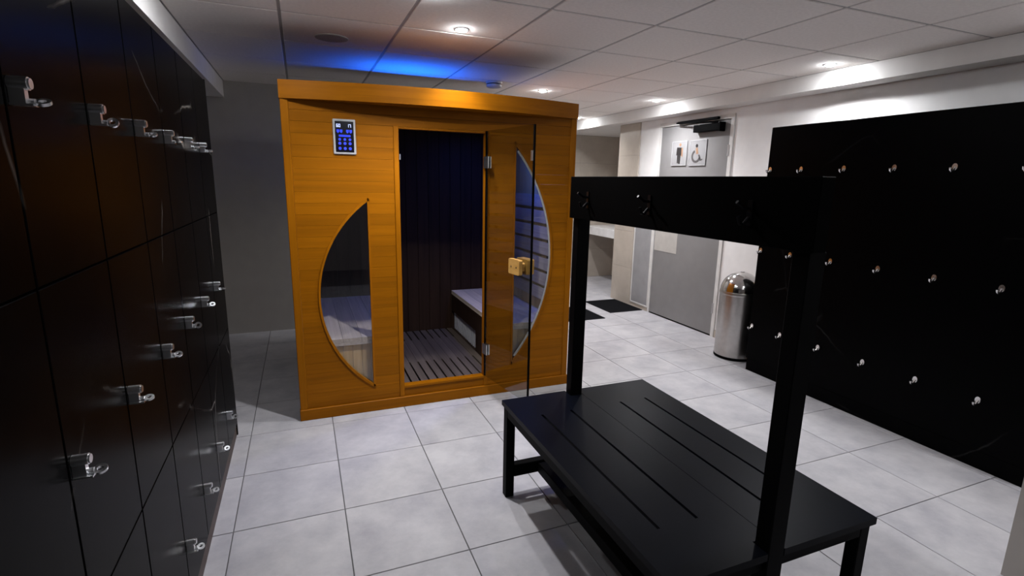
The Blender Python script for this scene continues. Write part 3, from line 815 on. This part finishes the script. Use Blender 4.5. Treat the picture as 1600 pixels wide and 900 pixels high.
# the door faces -X; image left is +Y.  man sign further left (larger Y)
s1 = sign_plate(4.405, 4.625, 1.672, 1.905)
s2 = sign_plate(4.128, 4.350, 1.667, 1.902)
yc = 4.515; D0, D1 = 0.0142, 0.0158
MB().prism(circ(yc - 0.012, 1.875, 0.016), sp, D0, D1).build('pictogram_head', M['sign_tan'], s1)
MB().prism([(yc - 0.055, 1.765), (yc - 0.050, 1.845), (yc + 0.035, 1.850), (yc + 0.042, 1.770), (yc + 0.020, 1.770), (yc - 0.028, 1.765)], sp, D0, D1).build('pictogram_body', M['sign_dark'], s1)
MB().prism([(yc - 0.060, 1.755), (yc - 0.0555, 1.840), (yc - 0.035, 1.846), (yc - 0.040, 1.755)], sp, D0 + 0.001, D1 + 0.001).build('pictogram_sleeve', M['sign_tan'], s1)
m = MB(); m.prism([(yc + 0.003, 1.690), (yc + 0.003, 1.769), (yc + 0.026, 1.769), (yc + 0.024, 1.690)], sp, D0, D1)
m.prism([(yc - 0.022, 1.682), (yc - 0.026, 1.764), (yc + 0.000, 1.769), (yc - 0.001, 1.684)], sp, D0, D1); m.build('pictogram_legs', M['sign_dark'], s1)
yc = 4.245
MB().prism(circ(yc + 0.010, 1.852, 0.017), sp, D0, D1).build('pictogram_head', M['sign_dark'], s2)
MB().prism([(yc - 0.020, 1.775), (yc + 0.012, 1.770), (yc + 0.022, 1.832), (yc - 0.004, 1.834)], sp, D0, D1).build('pictogram_body', M['sign_tan'], s2)
m = MB(); ring(m, yc + 0.012, 1.752, 0.043, 0.066, PI * 0.36, -PI * 0.92, D0, D1)
m.prism([(yc - 0.062, 1.718), (yc - 0.040, 1.765), (yc - 0.018, 1.765), (yc - 0.048, 1.704), (yc - 0.080, 1.714), (yc - 0.080, 1.724)], sp, D0, D1)
m.build('pictogram_wheel', M['sign_grey'], s2)

# frosted panel beside the door
fp = thing('frosted_panel', (XR, 5.03, 0.05), 'narrow frosted grey panel in a white frame left of the grey restroom door', 'panel')
box('pane', M['frosted'], XR - 0.008, XR - 0.001, 4.880, 5.195, 0.062, 1.20, fp)
m = MB(); m.box(XR - 0.013, XR - 0.001, 4.862, 4.8795, 0.046, 1.218); m.box(XR - 0.013, XR - 0.001, 5.1955, 5.212, 0.046, 1.218)
m.box(XR - 0.013, XR - 0.001, 4.8795, 5.1955, 0.046, 0.0615); m.box(XR - 0.013, XR - 0.001, 4.8795, 5.1955, 1.2005, 1.218)
m.build('frame', M['white_trim'], fp)

# alcove counter
ct = thing('washbasin_counter', (4.35, 6.4, 0.8), 'white counter slab fixed in the tiled alcove at the far end', 'counter')
box('fascia', M['white_top'], 4.075, 4.100, 5.70, YF - 0.002, 0.700, 0.822, ct, 0.003)
box('top', M['white_top'], 4.1005, 4.618, 5.70, YF - 0.002, 0.790, 0.820, ct)

# floor mats
def mat(x0, x1, y0, y1, lab):
    t = thing('floor_mat', ((x0 + x1) / 2, (y0 + y1) / 2, 0), lab, 'mat', 'black floor mats')
    MB().bbox(x0, x1, y0, y1, 0.0, 0.008, 0.003).build('pad', M['mat'], t)
    m = MB(); y = y0 + 0.03
    while y < y1 - 0.03:
        m.box(x0 + 0.02, x1 - 0.02, y, y + 0.010, 0.0081, 0.0105); y += 0.024
    o = m.build('ribs', M['mat'], t); o['kind'] = 'stuff'
mat(3.245, 3.690, 4.930, 5.525, 'black ribbed floor mat lying against the tiled pillar by the alcove')
mat(2.600, 3.060, 4.738, 5.310, 'black ribbed floor mat partly hidden behind the right side of the sauna')
